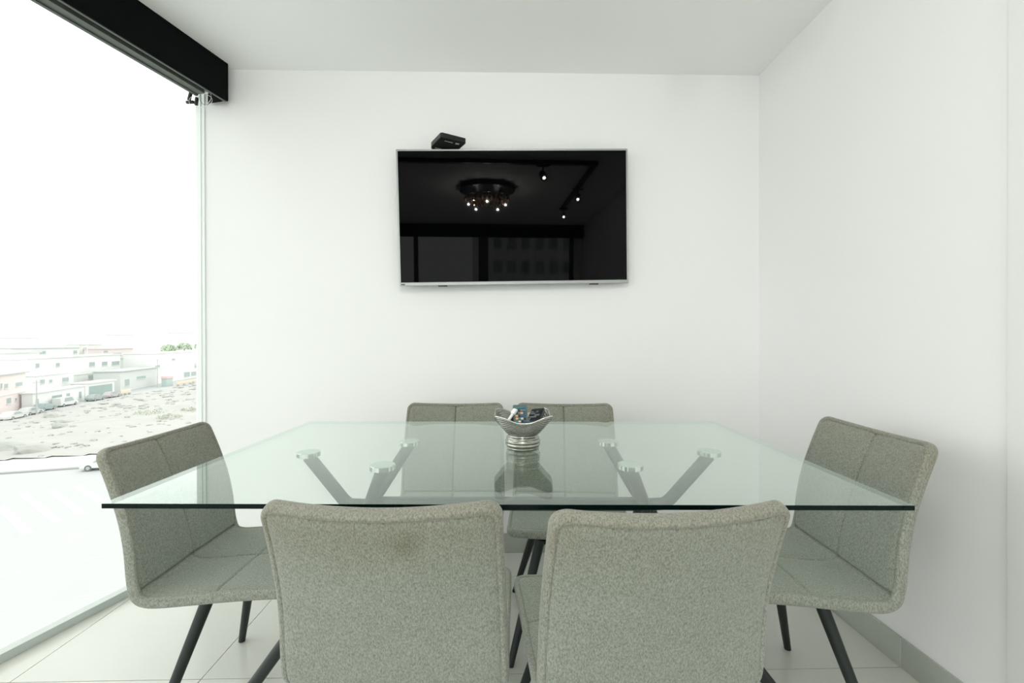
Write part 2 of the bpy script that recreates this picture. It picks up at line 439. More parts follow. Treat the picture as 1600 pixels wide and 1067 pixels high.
def piping(m, parent):
    """rounded border band running right round the shell between front and back panels"""
    e = .0085; loop = []
    def run(ss, sg):
        for s in ss: loop.append((s, sg*hw(s, e)))
    sa = [e + (RC-e)*(1-math.cos(math.pi/2*i/8)) for i in range(9)]
    mid = list(np.linspace(RC+.006, LEN-RC-.006, 70))
    sb = [LEN-e-(RC-e)*(1-math.cos(math.pi/2*i/8)) for i in range(9)][::-1]
    right = sa+mid+sb
    run(right, 1)
    wt = hw(LEN-e, e)
    for t in np.linspace(wt, -wt, 22)[1:-1]: loop.append((LEN-e, t))
    run(right[::-1], -1)
    wt = hw(e, e)
    for t in np.linspace(-wt, wt, 22)[1:-1]: loop.append((e, t))
    n = len(loop); V = []; F = []; K = 14
    for i in range(n):
        p = np.array(loop[i]); a = np.array(loop[i-1]); b = np.array(loop[(i+1) % n]); T = b-a; T = T/(np.linalg.norm(T)+1e-9)
        nrm = np.array([-T[1], T[0]])             # outward in the (s,t) plane
        if nrm @ np.array([p[0]-LEN/2, p[1]]) < 0 and abs(p[1]) > .01 and False: nrm = -nrm
        for k in range(K):
            a_ = 2*math.pi*k/K; ca, sa_ = math.cos(a_), math.sin(a_)
            ca = math.copysign(abs(ca)**.8, ca); sa_ = math.copysign(abs(sa_)**.75, sa_)
            q = p + nrm*ca*.0082
            V.append(map3(q[0] if 0 <= q[0] <= LEN else q[0], q[1], sa_*.0150) if 0 <= q[0] <= LEN else ext(q[0], q[1], sa_*.0150))
    for i in range(n):
        for k in range(K):
            a = i*K+k; b = i*K+(k+1) % K; c = ((i+1) % n)*K+(k+1) % K; d = ((i+1) % n)*K+k; F.append((a, d, c, b))
    me = bpy.data.meshes.new('piping'); me.from_pydata(V, [], F); me.update()
    bm = bmesh.new(); bm.from_mesh(me); bmesh.ops.recalc_face_normals(bm, faces=bm.faces[:]); bm.to_mesh(me); bm.free()
    for p in me.polygons: p.use_smooth = True
    return link('piping', me, m, parent)
def ext(s, t, h):
    s0 = min(max(s, 0), LEN); P = map3(s0, t, h); T = Ts(s0)
    return (P[0], P[1]+T[0]*(s-s0), P[2]+T[1]*(s-s0))

def make_chair():
    r = empty('dining_chair')
    panel('seat', E, SJ, True, M_fab, r)
    panel('backrest', SJ, LEN-E, False, M_fab, r)
    piping(M_fab2, r)
    box('mounting_plate', (-.13, -.12, .360), (.13, .14, .3820), M_leg, r, bev=.004)
    for sx in (-1, 1):
        for (ty, fy, fx) in ((.140, .245, .210), (-.095, -.200, .218)):
            A = Vector((sx*.110, ty, .378)); B = Vector((sx*fx, fy, .0006))
            tube('leg', [A, A.lerp(B, .5), B], [.0175, .0145, .0112], M_leg, r, n=20)
    return r
FR_C = 'grey green upholstered chairs around the glass table'
spots = [
 ((-.208, 1.135, 0), math.radians(-2.0), 1.0, 'grey upholstered chair seen from behind, near left, faint brown stain on its back'),
 ((.270, 1.098, 0), math.radians(5.0), 1.0, 'grey upholstered chair seen from behind, near right, its back turned slightly askew'),
 ((-.226, 1.738, 0), math.radians(180-1.9), 1.0, 'grey upholstered chair against the back wall, left one behind the silver bowl'),
 ((.253, 1.713, 0), math.radians(180-4.6), 1.0, 'grey upholstered chair against the back wall, right one behind the silver bowl'),
 ((-.742, 1.42, 0), math.radians(-89.5), 1.0, 'grey upholstered chair at the left table end beside the large window'),
 ((.785, 1.345, 0), math.radians(86.0), 1.03, 'grey upholstered chair at the right table end beside the plain white wall'),
]
proto = make_chair()
for i, (loc, rz, sc, lab) in enumerate(spots):
    o = proto if i == 0 else copy_tree(proto)
    o.location = loc; o.rotation_euler = (0, 0, rz); o.scale = (1, 1, sc)
    tag(o, lab, 'chair', FR_C)

def stained(src):
    # the near left chair: a brown stain high on the back and a worn upper band
    m = src.copy(); m.name = 'stained_upholstery'; nt = m.node_tree; L = nt.links.new; N = nt.nodes.new
    b = nt.nodes['Principled BSDF']; old = b.inputs['Base Color'].links[0].from_socket
    tc = N('ShaderNodeTexCoord'); col = old
    nz = N('ShaderNodeTexNoise'); nz.inputs['Scale'].default_value = 22; L(tc.outputs['Object'], nz.inputs['Vector'])
    for (c, r, k, tint) in (((.045, .70, .728), (.045, 1, .040), .75, (.66, .62, .52)), ((0, .70, .735), (.26, 1, .085), .45, (.84, .77, .66))):
        vs = N('ShaderNodeVectorMath'); vs.operation = 'SUBTRACT'; vs.inputs[1].default_value = (c[0], 0, c[2]); L(tc.outputs['Object'], vs.inputs[0])
        vd = N('ShaderNodeVectorMath'); vd.operation = 'MULTIPLY'; vd.inputs[1].default_value = (1/r[0], 0, 1/r[2]); L(vs.outputs[0], vd.inputs[0])
        vl = N('ShaderNodeVectorMath'); vl.operation = 'LENGTH'; L(vd.outputs[0], vl.inputs[0])
        ad = N('ShaderNodeMath'); ad.operation = 'MULTIPLY_ADD'; L(nz.outputs['Fac'], ad.inputs[0]); ad.inputs[1].default_value = .9; L(vl.outputs['Value'], ad.inputs[2])
        mr = N('ShaderNodeMapRange'); mr.inputs[1].default_value = 1.5; mr.inputs[2].default_value = .45; mr.inputs[3].default_value = 0; mr.inputs[4].default_value = k; L(ad.outputs[0], mr.inputs[0])
        mx = N('ShaderNodeMix'); mx.data_type = 'RGBA'; mx.blend_type = 'MULTIPLY'; mx.inputs[7].default_value = (*tint, 1)
        L(mr.outputs[0], mx.inputs[0]); L(col, mx.inputs[6]); col = mx.outputs[2]
    L(col, b.inputs['Base Color']); return m
for ch_ in proto.children:
    if ch_.name.startswith('backrest'):
        ch_.material_slots[0].link = 'OBJECT'; ch_.material_slots[0].material = stained(M_fab)

# ------------------------------------------------------------------ television
TVC = Vector((.0575, 2.225, 1.695))
TM = Matrix.Translation(TVC) @ Matrix.Rotation(math.radians(.9), 4, 'Z') @ Matrix.Rotation(math.radians(1.9), 4, 'X') @ Matrix.Rotation(math.radians(-.95), 4, 'Y')
tv = empty('television', label='wall mounted flat black television with thin silver frame', cat='television'); tv.matrix_world = TM
hw_, hh_ = 1.143/2, .665/2
box('rear_housing', (-hw_+.03, .012, -hh_+.02), (hw_-.03, .036, hh_-.02), M_plastic, tv, bev=.006)
bm = bmesh.new()
bt, bs, bb = .009, .008, .0165
bxm(bm, (-hw_, -.004, hh_-bt), (hw_, .014, hh_), bev=.0015)
bxm(bm, (-hw_, -.004, -hh_), (hw_, .014, -hh_+bb), bev=.0015)
bxm(bm, (-hw_, -.0038, -hh_+bb), (-hw_+bs, .0138, hh_-bt)); bxm(bm, (hw_-bs, -.0038, -hh_+bb), (hw_, .0138, hh_-bt))
frombm('bezel', bm, M_silver, tv)
box('screen', (-hw_+bs-.002, -.0005, -hh_+bb-.002), (hw_-bs+.002, .0118, hh_-bt+.002), M_screen, tv)
box('badge', (-hw_+.009, -.0052, -hh_+.004), (-hw_+.028, -.0036, -hh_+.009), M_plastic, tv)
for x in (-.36, .40): box('speaker_foot', (x-.022, .004, -hh_-.004), (x+.022, .03, -hh_+.001), M_plastic, tv, bev=.001)
box('wall_bracket', (-.2, .036, -.15), (.2, .052, .15), M_leg, tv)
tube('cable', [(-hw_+.05, .02, .16), (-hw_-.006, .022, .145), (-hw_-.014, .024, .10), (-hw_-.008, .022, .06), (-hw_+.05, .02, .035)], .0016, M_white, tv, n=8)

# set-top box on top of the television
sb = empty('set_top_box', (-.2870, 2.1130, 2.040), math.radians(29.8), 'small black box with rounded corners perched on top of the television', 'electronics')
def rrect(x0, y0, x1, y1, rs, n=7):
    pts = []
    for (cx, cy, a0, r) in ((x1-rs[0], y1-rs[0], 0, rs[0]), (x0+rs[1], y1-rs[1], 90, rs[1]), (x0+rs[2], y0+rs[2], 180, rs[2]), (x1-rs[3], y0+rs[3], 270, rs[3])):
        for k in range(n+1):
            a = math.radians(a0+90*k/n); pts.append((cx+r*math.cos(a), cy+r*math.sin(a)))
    return pts
prism('housing', rrect(0, 0, .130, .165, (.01, .045, .012, .008)), .0, .022, M_plastic, sb)
prism('base_tray', rrect(.006, .006, .124, .159, (.01, .04, .01, .008)), -.002, 0, mat('matt_black', (.003, .003, .003), .7), sb)
bm = bmesh.new(); x = .030
for wdt in (.006, .005, .0045, .005, .006, .0045, .005, .0065): bxm(bm, (x, .024, -.0026), (x+wdt-.0008, .030 if wdt < .006 else .032, -.0021)); x += wdt
frombm('lettering', bm, M_label, sb)
bm = bmesh.new()
for a in (0, 1):
    for b in (0, 1): bxm(bm, (.086+a*.0095, .019+b*.008, -.0026), (.0945+a*.0095, .026+b*.008, -.0021))
frombm('emblem', bm, M_label, sb)
box('rating_label', (.018, .118, -.0026), (.05, .134, -.0021), M_label, sb)
for px_, py_ in ((.016, .136), (.11, .146)):
    lathe('rubber_foot', [(.005, -.013), (.006, -.012), (.006, 0)], M_plastic, sb, n=14, loc=(px_, py_, 0))

# ------------------------------------------------------------------ ribbed silver bowl
BC = Vector((.062, 1.372, TT+.0003))
bw = empty('fruit_bowl', BC, math.radians(0), 'square ribbed silver bowl on a round foot, centre of the glass table', 'bowl')
def bowl_part(name, prof, m=M_sil, ring=False):
    n = 112; V = []; F = []
    for (r, z, sq, rib) in prof:
        for j in range(n):
            a = 2*math.pi*j/n
            # superellipse between round (2) and squarish (sq)
            p_ = 2+sq*4.6; cx_, sy_ = abs(math.cos(a)), abs(math.sin(a))
            k = (cx_**p_+sy_**p_)**(-1/p_)
            corner = abs(math.sin(2*a))**3
            zz = z + sq*(corner-.35)*.019*(z/.095)**2
            rr = r*k*(1+rib)
            V.append((rr*math.cos(a), rr*math.sin(a), zz))
    for i in range(len(prof)-1):
        for j in range(n): F.append((i*n+j, i*n+(j+1) % n, (i+1)*n+(j+1) % n, (i+1)*n+j))
    if ring:
        k_ = (len(prof)-1)*n
        for j in range(n): F.append((k_+j, k_+(j+1) % n, (j+1) % n, j))
    else: F.append(tuple(range(n))[::-1]); F.append(tuple(range((len(prof)-1)*n, len(prof)*n)))
    me = bpy.data.meshes.new(name); me.from_pydata(V, [], F)
    for p in (me.polygons if ring else me.polygons[:-2]): p.use_smooth = True
    return link(name, me, m, bw)
fp = []
for i in range(41):
    z = .043*i/40; u = i/40
    r = .0475 + .0065*math.sin(math.pi*u) - .0025*u
    fp.append((r, z, 0, .020*math.sin(u*2*math.pi*4)))
bowl_part('foot', fp)
op = []
for i in range(97):
    u = i/96; z = .043+.052*u
    r = .0445+.0415*(u**.95)
    op.append((r, z, u**.8, .015*math.sin(u*2*math.pi*10)))
zt = .095
op.append((.0862, zt+.001, 1, 0)); op.append((.0848, zt+.0022, 1, 0)); op.append((.0828, zt+.001, 1, 0))
for i in range(61):
    u = 1-i/60; z = .047+.048*u; r = .034+.048*(u**.85)
    op.append((r, z, u**.8, .010*math.sin(u*2*math.pi*9)))
bowl_part('bowl_body', op)
rim = bowl_part('rim', [(.0858, zt-.0004, 1, 0), (.0872, zt+.0006, 1, 0), (.0868, zt+.0024, 1, 0), (.0846, zt+.0032, 1, 0), (.0830, zt+.0020, 1, 0), (.0834, zt+.0004, 1, 0)], m=mat('rim_highlight', (.78, .79, .75), .18, metal=.9), ring=True)  # brighter silver strip: the rim's highlight is put into its colour

btn_cols = {k: mat('key_'+k, c, .45) for k, c in dict(blue=(.03, .12, .22), teal=(.05, .2, .22), orange=(.75, .42, .18), cream=(.62, .60, .48), grey=(.18, .2, .21), red=(.5, .18, .12), dark=(.02, .025, .03)).items()}
def remote(name, loc, rot, size, body, keys, label, seed=0, lcd=False):
    t = empty(name, (0, 0, 0), 0, label, 'remote control', 'remotes in the silver bowl')
    t.location = loc; t.rotation_euler = rot
    w_, l_, h_ = size
    box('housing', (-w_/2, -l_/2, 0), (w_/2, l_/2, h_), body, t, bev=.004, seg=3)
    rr = random.Random(seed); nx, ny = 4, 9
    for j in range(ny):
        for i in range(nx):
            k = keys[(i*3+j*5+rr.randint(0, 3)) % len(keys)]
            if lcd and j < 2: continue
            x = -w_/2+.006+(w_-.012)*(i+.5)/nx; y = -l_/2+.008+(l_-.016)*(j+.5)/ny
            bt_ = box('button', (x-w_*.085, y-l_*.030, h_-.0003), (x+w_*.085, y+l_*.030, h_+.0018), btn_cols[k], t)
    if lcd: box('display', (-w_*.36, -l_/2+.008, h_-.0003), (w_*.36, -l_/2+.030, h_+.0006), mat('display_green', (.10, .16, .13), .2), t)
    return t
E3 = mat('remote_grey', (.10, .13, .14), .4)
remote('remote_control', BC+Vector((-.007, -.002, .082)), (math.radians(48), 0, math.radians(3)), (.044, .105, .014), E3,
       ['blue', 'teal', 'grey', 'blue', 'orange', 'cream', 'teal', 'dark'], 'grey remote control with blue and orange keys, standing in the middle of the bowl', 2)
remote('remote_control', BC+Vector((.038, .003, .080)), (math.radians(22), math.radians(-8), math.radians(-22)), (.044, .11, .016), M_plastic,
       ['dark', 'grey', 'dark', 'grey', 'dark'], 'black remote control with dark keys, leaning on the right side of the bowl', 3, True)
pm = empty('cable_plug', (0, 0, 0), 0, 'white plastic stick leaning on the left rim inside the bowl', 'plug')
pm.location = BC+Vector((-.043, -.020, .090)); pm.rotation_euler = (math.radians(42), math.radians(6), math.radians(-38))
box('shaft', (-.004, -.024, -.003), (.004, .022, .003), M_white, pm, bev=.0015)
box('head', (-.007, .022, -.005), (.007, .042, .005), M_white, pm, bev=.002)
pk = empty('black_case', (0, 0, 0), 0, 'rounded black plastic case tucked between white stick and grey remote', 'case')
pk.location = BC+Vector((-.030, .004, .076)); pk.rotation_euler = (math.radians(38), math.radians(20), math.radians(-12))
box('shell', (-.011, -.042, -.008), (.011, .045, .010), M_plastic, pk, bev=.007, seg=4)

# ------------------------------------------------------------------ ceiling lights behind the camera (mirrored in the screen)
tk = empty('track_light', (0, 0, 0), 0, 'black ceiling track turning a corner, seen mirrored in the television', 'track light')
box('rail', (-1.6, .735, H-.03), (.83, .775, H-.001), M_plastic, tk)
box('rail', (.79, -.9, H-.03), (.83, .735, H-.001), M_plastic, tk)
M_lamp = emis('lamp_face', (1, .98, .93), 160)
def spot(x, y, aim, label):
    t = empty('spotlight', (0, 0, 0), 0, label, 'spotlight', 'black spotlights on the ceiling track')
    d_ = Vector(aim).normalized(); p = Vector((x, y, H-.115))
    box('adapter', (x-.05, y-.018, H-.045), (x+.05, y+.018, H-.0305), M_plastic, t, bev=.003)
    tube('stem', [(x, y, H-.045), (x, y, H-.10)], .006, M_plastic, t, n=10)
    tube('lamp_head', [p-d_*.045, p-d_*.03, p+d_*.045], [.02, .028, .030], M_plastic, t, n=22)
    q = p+d_*.0455
    bm = bmesh.new(); tube_bm(bm, [q, q+d_*.002], .013, 20)
    frombm('lamp_lens', bm, M_lamp, t)
spot(.38, .75, (.1, .75, -.65), 'black track spotlight with lit lens, highest in the mirrored view')
spot(.81, .05, (-.2, .8, -.6), 'black track spotlight with lit lens beside the mirrored track corner')
spot(.81, -.80, (-.1, .9, -.5), 'black track spotlight at the far end of the mirrored track')
cl = empty('chandelier', (-.08, -.05, H), 0, 'round flush chandelier with dark rim and crystal drops, mirrored in the television', 'chandelier')
lathe('canopy', [(.27, -.045), (.275, -.04), (.275, -.004), (.26, -.001)], M_plastic, cl, n=48)
M_cry = mat('amber_crystal', (.45, .28, .16), .08, metal=.6)
for ring, cnt, zz in ((.215, 28, -.125), (.15, 20, -.14), (.08, 10, -.15)):
    for k in range(cnt):
        a = 2*math.pi*k/cnt; bm = bmesh.new()
        bmesh.ops.create_icosphere(bm, subdivisions=1, radius=.014)
        for v in bm.verts: v.co = Vector((v.co.x+ring*math.cos(a), v.co.y+ring*math.sin(a), v.co.z*1.6+zz))
        frombm('crystal', bm, M_cry, cl)
    tube('crystal_ring', [(ring*math.cos(2*math.pi*k/36), ring*math.sin(2*math.pi*k/36), zz+.025) for k in range(36)], .003, M_silver, cl, n=6, closed=True)
    for k in range(3):
        a = 2*math.pi*k/3; tube('hanger', [(ring*math.cos(a), ring*math.sin(a), zz+.025), (ring*math.cos(a), ring*math.sin(a), -.044)], .002, M_silver, cl, n=6)
M_bulb = emis('fill_bulb', (1, .98, .955), 3700)  # more and stronger bulbs than the chandelier shows, added as room fill
M_bulbs = emis('ember_bulb', (1, .6, .3), 14)
for k in range(5):
    a = 2*math.pi*k/5+.3; bm = bmesh.new(); bmesh.ops.create_icosphere(bm, subdivisions=2, radius=.007)
    for v in bm.verts: v.co += Vector((.19*math.cos(a), .19*math.sin(a), -.185))
    frombm('fill_bulb', bm, M_bulb, cl, smooth=True)

# ------------------------------------------------------------------ outside: street, waste ground, town; haze is put into the pale colours
GZ = -12.9
M_road = mat('pale_asphalt', (0.428, 0.434, 0.428), .9, var=.04, vscale=.15)
M_walk = mat('pale_pavement', (0.459, 0.459, 0.453), .9, var=.03, vscale=.4)
M_soil = mat('dry_earth', (.405, .402, .375), .95, var=.10, vscale=.35, bump=.6, bscale=3)
M_rock = mat('rubble_stone', (0.370, 0.377, 0.348), .95, var=.2, vscale=1.3)
M_mark = mat('road_paint', (0.471, 0.471, 0.465), .8)
st = box('street', (-420, -60, GZ-.5), (60, 520, GZ-.02), M_road); tag(st, kind='structure')
cv = Vector((.962, .272, 0))
def walk_strip():
    a = Vector((-52.8, 48.1, 0)); b = Vector((-57.8, 52.7, 0))
    P = [a-cv*40, a+cv*60, b+cv*60, b-cv*40]
    o = prism('sidewalk', [(p.x, p.y) for p in P], GZ-.02, GZ+.14, M_walk); tag(o, kind='structure')
    k0 = a - Vector((-cv.y, cv.x, 0))*.28
    P = [k0-cv*40, k0+cv*60, a+cv*60, a-cv*40]
    o = prism('kerb', [(p.x, p.y) for p in P], GZ-.02, GZ+.10, mat('kerb_stone', (0.310, 0.316, 0.304), .9)); tag(o, kind='structure')
walk_strip()
def lumpy(x, y):
    return .45*noise.noise(Vector((x*.10, y*.10, 0))) + .22*noise.noise(Vector((x*.35, y*.35, 5))) + .09*noise.noise(Vector((x*1.1, y*1.1, 9)))
poly = [(-76, 47.5), (-57.8, 53.0), (-48.2, 55.6), (-8, 67), (-30, 170), (-99.5, 150), (-94, 114), (-87.5, 82), (-82, 60)]
def edgef(x, y):
    d = 1e9; n = len(poly)
    for i in range(n):
        a = Vector(poly[i]); b = Vector(poly[(i+1) % n]); p = Vector((x, y)); t = max(0, min(1, (p-a).dot(b-a)/(b-a).length_squared))
        d = min(d, (p-a-(b-a)*t).length)
    return max(0, min(1, (d-.8)/4))
def inside(x, y):
    c = False; n = len(poly)
    for i in range(n):
        x1, y1 = poly[i]; x2, y2 = poly[(i+1) % n]
        if (y1 > y) != (y2 > y) and x < (x2-x1)*(y-y1)/(y2-y1)+x1: c = not c
    return c
st_ = .9; xs_ = np.arange(-101, -6, st_); ys_ = np.arange(46, 172, st_)
V = []; F = []; idx = {}
for i, x in enumerate(xs_):
    for j, y in enumerate(ys_):
        if inside(x, y): idx[(i, j)] = len(V); V.append((x, y, GZ+.10+(.30+lumpy(x, y))*edgef(x, y)))
for (i, j) in list(idx):
    q = [(i, j), (i+1, j), (i+1, j+1), (i, j+1)]
    if all(k in idx for k in q): F.append([idx[k] for k in q])
me = bpy.data.meshes.new('waste_ground'); me.from_pydata(V, [], F)
for p in me.polygons: p.use_smooth = True
wg = link('waste_ground', me, M_soil); tag(wg, kind='structure')
# flat white paint on the road
k = 0
for (a, b) in (((-44.1, 42.0), (-34.3, 35.2)), ((-42.6, 38.8), (-34.2, 33.0)), ((-42.3, 42.8), (-33.5, 36.5)), ((-41.0, 44.0), (-32.5, 37.8)), ((-44.5, 36.0), (-36.5, 30.8))):
    A = Vector((*a, 0)); B = Vector((*b, 0)); n_ = Vector((-(B-A).y, (B-A).x, 0)).normalized()*.30
    o = prism('road_marking', [(A-n_)[:2], (B-n_)[:2], (B+n_)[:2], (A+n_)[:2]], GZ-.02, GZ-.014, M_mark); tag(o, kind='structure')
for r_ in range(3):
    for q in range(8):
        A = Vector((-38-r_*-4.0+q*3.4, 31.0-r_*4.0+q*1.9-2, 0)); dr = Vector((.87, .49, 0)); n_ = Vector((-.49, .87, 0))*.07
        B = A+dr*1.7
        o = prism('road_marking', [(A-n_)[:2], (B-n_)[:2], (B+n_)[:2], (A+n_)[:2]], GZ-.02, GZ-.014, M_mark); tag(o, kind='structure')

# rocks and rubble
def rock_mesh(seed, sub=2):
    bm = bmesh.new(); bmesh.ops.create_icosphere(bm, subdivisions=sub, radius=1)
    for v in bm.verts: v.co *= 1+.35*noise.noise(v.co*1.3+Vector((seed*3.1, 0, 0)))+.12*noise.noise(v.co*3.5+Vector((0, seed*2.3, 0)))
    me = bpy.data.meshes.new('rock'); bm.to_mesh(me); bm.free(); me.materials.append(M_rock); return me
RM = [rock_mesh(k) for k in range(5)]
big = [((-62.1, 57.5), (2.1, 1.3, .75), 'large flat grey boulder at the lower left edge of the waste ground', .3),
       ((-57.9, 56.8), (2.1, .8, .70), 'long slanted grey boulder above the pavement, left of the white car', .5),
       ((-68.8, 71.2), (1.1, .7, .5), 'grey boulder on the middle of the waste ground', .2),
       ((-73.0, 76.7), (1.7, .6, .35), 'long low slab of rubble near the middle of the waste ground', .6),
       ((-80.0, 81.1), (1.3, .8, .6), 'pale boulder in front of the white shop row', .1)]
for i, ((x, y), sc, lab, rz) in enumerate(big):
    o = link('boulder', RM[i % 5]); o.location = (x, y, GZ+.10+(.40+lumpy(x, y))*edgef(x, y)); o.scale = sc; o.rotation_euler = (.1, .2, rz)
    tag(o, lab, 'rock', 'boulders on the waste ground')
bm = bmesh.new(); cnt = 0
while cnt < 900:
    x = rnd.uniform(-98, -25); y = rnd.uniform(48, 160)
    if not inside(x, y): continue
    cnt += 1; s_ = rnd.uniform(.08, .42)*(1+.6*(y > 90))
    me_ = RM[rnd.randrange(5)]; off = len(bm.verts)
    t = bmesh.new(); bmesh.ops.create_icosphere(t, subdivisions=1, radius=1)
    mm = Matrix.Translation((x, y, GZ+.10+(.32+lumpy(x, y))*edgef(x, y))) @ Matrix.Rotation(rnd.random()*6, 4, 'Z') @ Matrix.Diagonal((s_*1.5, s_, s_*.6, 1))
    for v in t.verts: v.co *= rnd.uniform(.75, 1.2)
    bmesh.ops.transform(t, matrix=mm, verts=t.verts[:]); tm = bpy.data.meshes.new('t'); t.to_mesh(tm); t.free(); bm.from_mesh(tm); bpy.data.meshes.remove(tm)
o = frombm('rubble', bm, M_rock); tag(o, 'loose grey stones strewn over the pale waste ground', 'rubble', kind='stuff')
# low scrub
M_scrub = mat('dry_scrub', (0.434, 0.462, 0.364), .95, var=.3, vscale=2)
def leafy(name, cx_, cy_, cz, rx, ry, rz_, m, parent=None, n=260, leaf=.3, seed=1):
    r_ = random.Random(seed); bm = bmesh.new()
    for k in range(n):
        a = r_.random()*6.283; b = math.acos(r_.uniform(-.4, 1)); q = r_.uniform(.55, 1)
        p = Vector((cx_+rx*q*math.sin(b)*math.cos(a), cy_+ry*q*math.sin(b)*math.sin(a), cz+rz_*q*math.cos(b)))
        d1 = Vector((r_.uniform(-1, 1), r_.uniform(-1, 1), r_.uniform(-1, 1))).normalized()*leaf
        d2 = d1.cross(Vector((r_.uniform(-1, 1), r_.uniform(-1, 1), r_.uniform(-1, 1)))).normalized()*leaf*.6
        vs_ = [bm.verts.new(p+d1), bm.verts.new(p+d2), bm.verts.new(p-d1), bm.verts.new(p-d2)]
        bm.faces.new(vs_)
    me = bpy.data.meshes.new(name); bm.to_mesh(me); bm.free()
    return link(name, me, m, parent)
for i, (x, y, s_) in enumerate(((-65.5, 84, 2.2), (-58.5, 80, 1.6), (-60.5, 88, 1.8), (-80, 62, 1.2))):
    o = leafy('scrub_bush', x, y, GZ+.5, s_*1.3, s_, .5, M_scrub, n=160, leaf=.16, seed=i)
    tag(o, ['low olive scrub bush in the middle right of the waste ground', 'low olive scrub bush nearest the left chair', 'low olive scrub bush behind the others, towards the houses', 'low olive scrub bush at the left edge of the waste ground'][i], 'bush', 'scrub on the waste ground')

# buildings
BM = dict(white=mat('white_render', (0.744, 0.756, 0.732), .9, var=.05, vscale=.3), pink=mat('pink_render', (.74, .66, .63), .9, var=.05, vscale=.3),
          cream=mat('cream_render', (0.694, 0.707, 0.670), .9, var=.05), rose=mat('rose_render', (0.682, 0.608, 0.595), .9, var=.05),
          grey=mat('grey_sheet', (0.570, 0.595, 0.570), .8, var=.05), pale=mat('hazy_far_wall', (.70, .72, .71), .9, var=.02))  # far walls carry the distance haze in their pale colour
M_win = mat('street_window', (0.365, 0.425, 0.405), .6, spec=.2, var=.15, vscale=.5)  # pane grey lifted so the outdoor haze sits in the colour
M_winp = mat('hazed_far_window', (0.620, 0.645, 0.632), .7, spec=.2)  # paler again, with distance haze mixed into the colour
M_dark = mat('shaded_interior', (0.325, 0.416, 0.390), .9, var=.1, vscale=.5)  # flat panel colour painted in for the shade inside openings
M_roof = mat('roof_sheet', (0.446, 0.484, 0.465), .8, var=.06, vscale=.5)
M_wfr = mat('window_surround', (0.682, 0.694, 0.670), .8)
BL = [
    ('long_block',(-90.6,84.8),(-96.9,115.7),10.4,6.5,'white',[(5.1,8.6,1.0,.9),(10.3,8.5,1.1,.8),(20.2,8.0,1.9,1.0),(24.5,7.9,2.0,1.0),(28.1,7.8,3.0,1.0),(19.9,5.1,3.0,1.0),(24.8,5.1,2.6,1.0),(28.4,4.9,1.6,1.1)], 'long white three storey block with flat roof, behind the gable house'),
    ('pink_house',(-87.7,77.1),(-94.0,90.3),7.7,3.3,'pink',[(5.8,5.3,.7,1.0),(7.1,5.2,1.2,.9),(10.9,5.2,2.5,.8),(7.8,2.3,1.5,1.1),(10.6,2.5,.7,.6)], 'pinkish two storey house at the left edge of the window view'),
    ('gable_house',(-94.0,91.9),(-96.6,102.9),6.8,4,'white',[(1.5,5.1,1.3,.9),(4.0,5.1,.9,.7),(7.8,4.9,2.0,1.0)], 'white two storey house with three upper windows above the shop row'),
    ('shop_row',(-88.3,86.1),(-92.0,100.5),4.0,1.8,'white',[(5.0,2.2,2.8,.8),(9.1,1.4,1.1,1.6),(13.0,1.4,.9,1.5),(.6,1.5,.8,1.4)], 'low white single storey shop row along the street'),
    ('garage',(-95.8,104.9),(-97.1,114.1),4.0,3,'white',[(1.0,.6,7.6,2.7)], 'open fronted garage with dark green interior under the long block'),
    ('balcony_house',(-104.2,94.4),(-104.6,103.5),11.3,7,'white',[(4.4,7.2,1.0,1.8),(6.0,8.0,2.8,2.4)], 'white house with dark balcony recess behind the pink house'),
    ('penthouse',(-133.9,125.0),(-127.9,138.1),11.7,8,'white',[(3.9,10.1,3.1,.9),(13.0,10.0,1.0,1.0)], 'white upper storey with long dark eaves above the long block'),
    ('tower_house',(-135.4,146.2),(-133.8,152.6),12.6,6,'cream',[(1.0,10.4,1.4,1.2),(4.2,10.4,.8,1.1)], 'small square cream tower house with two windows'),
    ('rose_house',(-135.9,155.0),(-135.8,167.6),11.0,6,'rose',[(4.1,8.7,3.6,.9),(.6,9.8,1.6,.7)], 'rose tinted house right of the cream tower'),
    ('shed',(-103.9,124.0),(-108.7,143.2),5.4,6,'grey',[(8.0,2.6,5.1,.9),(2,1.2,2.4,2)], 'grey metal shed in the middle of the street front'),
    ('warehouse',(-122.2,150.0),(-120.9,159.2),8.0,6,'grey',[(1.5,5,2,1),(5.5,5,2,1)], 'grey metal clad warehouse behind the shed'),
    ('right_house',(-110.1,143.3),(-115.4,175.4),9.7,8,'white',[(10.8,7.1,2.0,.7),(25.7,3.6,3.4,1.8),(18.4,.8,4.0,1.8),(23.2,.8,4.8,1.6),(1.3,5.2,2.7,.8)], 'white two storey house with shop front nearest the window jamb'),
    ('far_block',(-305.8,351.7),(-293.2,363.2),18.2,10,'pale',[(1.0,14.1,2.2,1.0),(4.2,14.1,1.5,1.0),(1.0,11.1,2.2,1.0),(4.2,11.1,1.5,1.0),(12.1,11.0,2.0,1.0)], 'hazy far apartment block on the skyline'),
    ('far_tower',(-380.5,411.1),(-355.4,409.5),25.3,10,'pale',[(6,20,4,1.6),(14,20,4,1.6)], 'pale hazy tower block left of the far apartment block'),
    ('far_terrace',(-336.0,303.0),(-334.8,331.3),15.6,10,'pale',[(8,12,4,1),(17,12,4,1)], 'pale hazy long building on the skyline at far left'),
    ('far_hall',(-276.0,375.2),(-255.2,388.0),20.0,10,'pale',[(4,15,4,1.4),(14,15,4,1.4)], 'pale hazy hall on the skyline behind the green trees'),
]
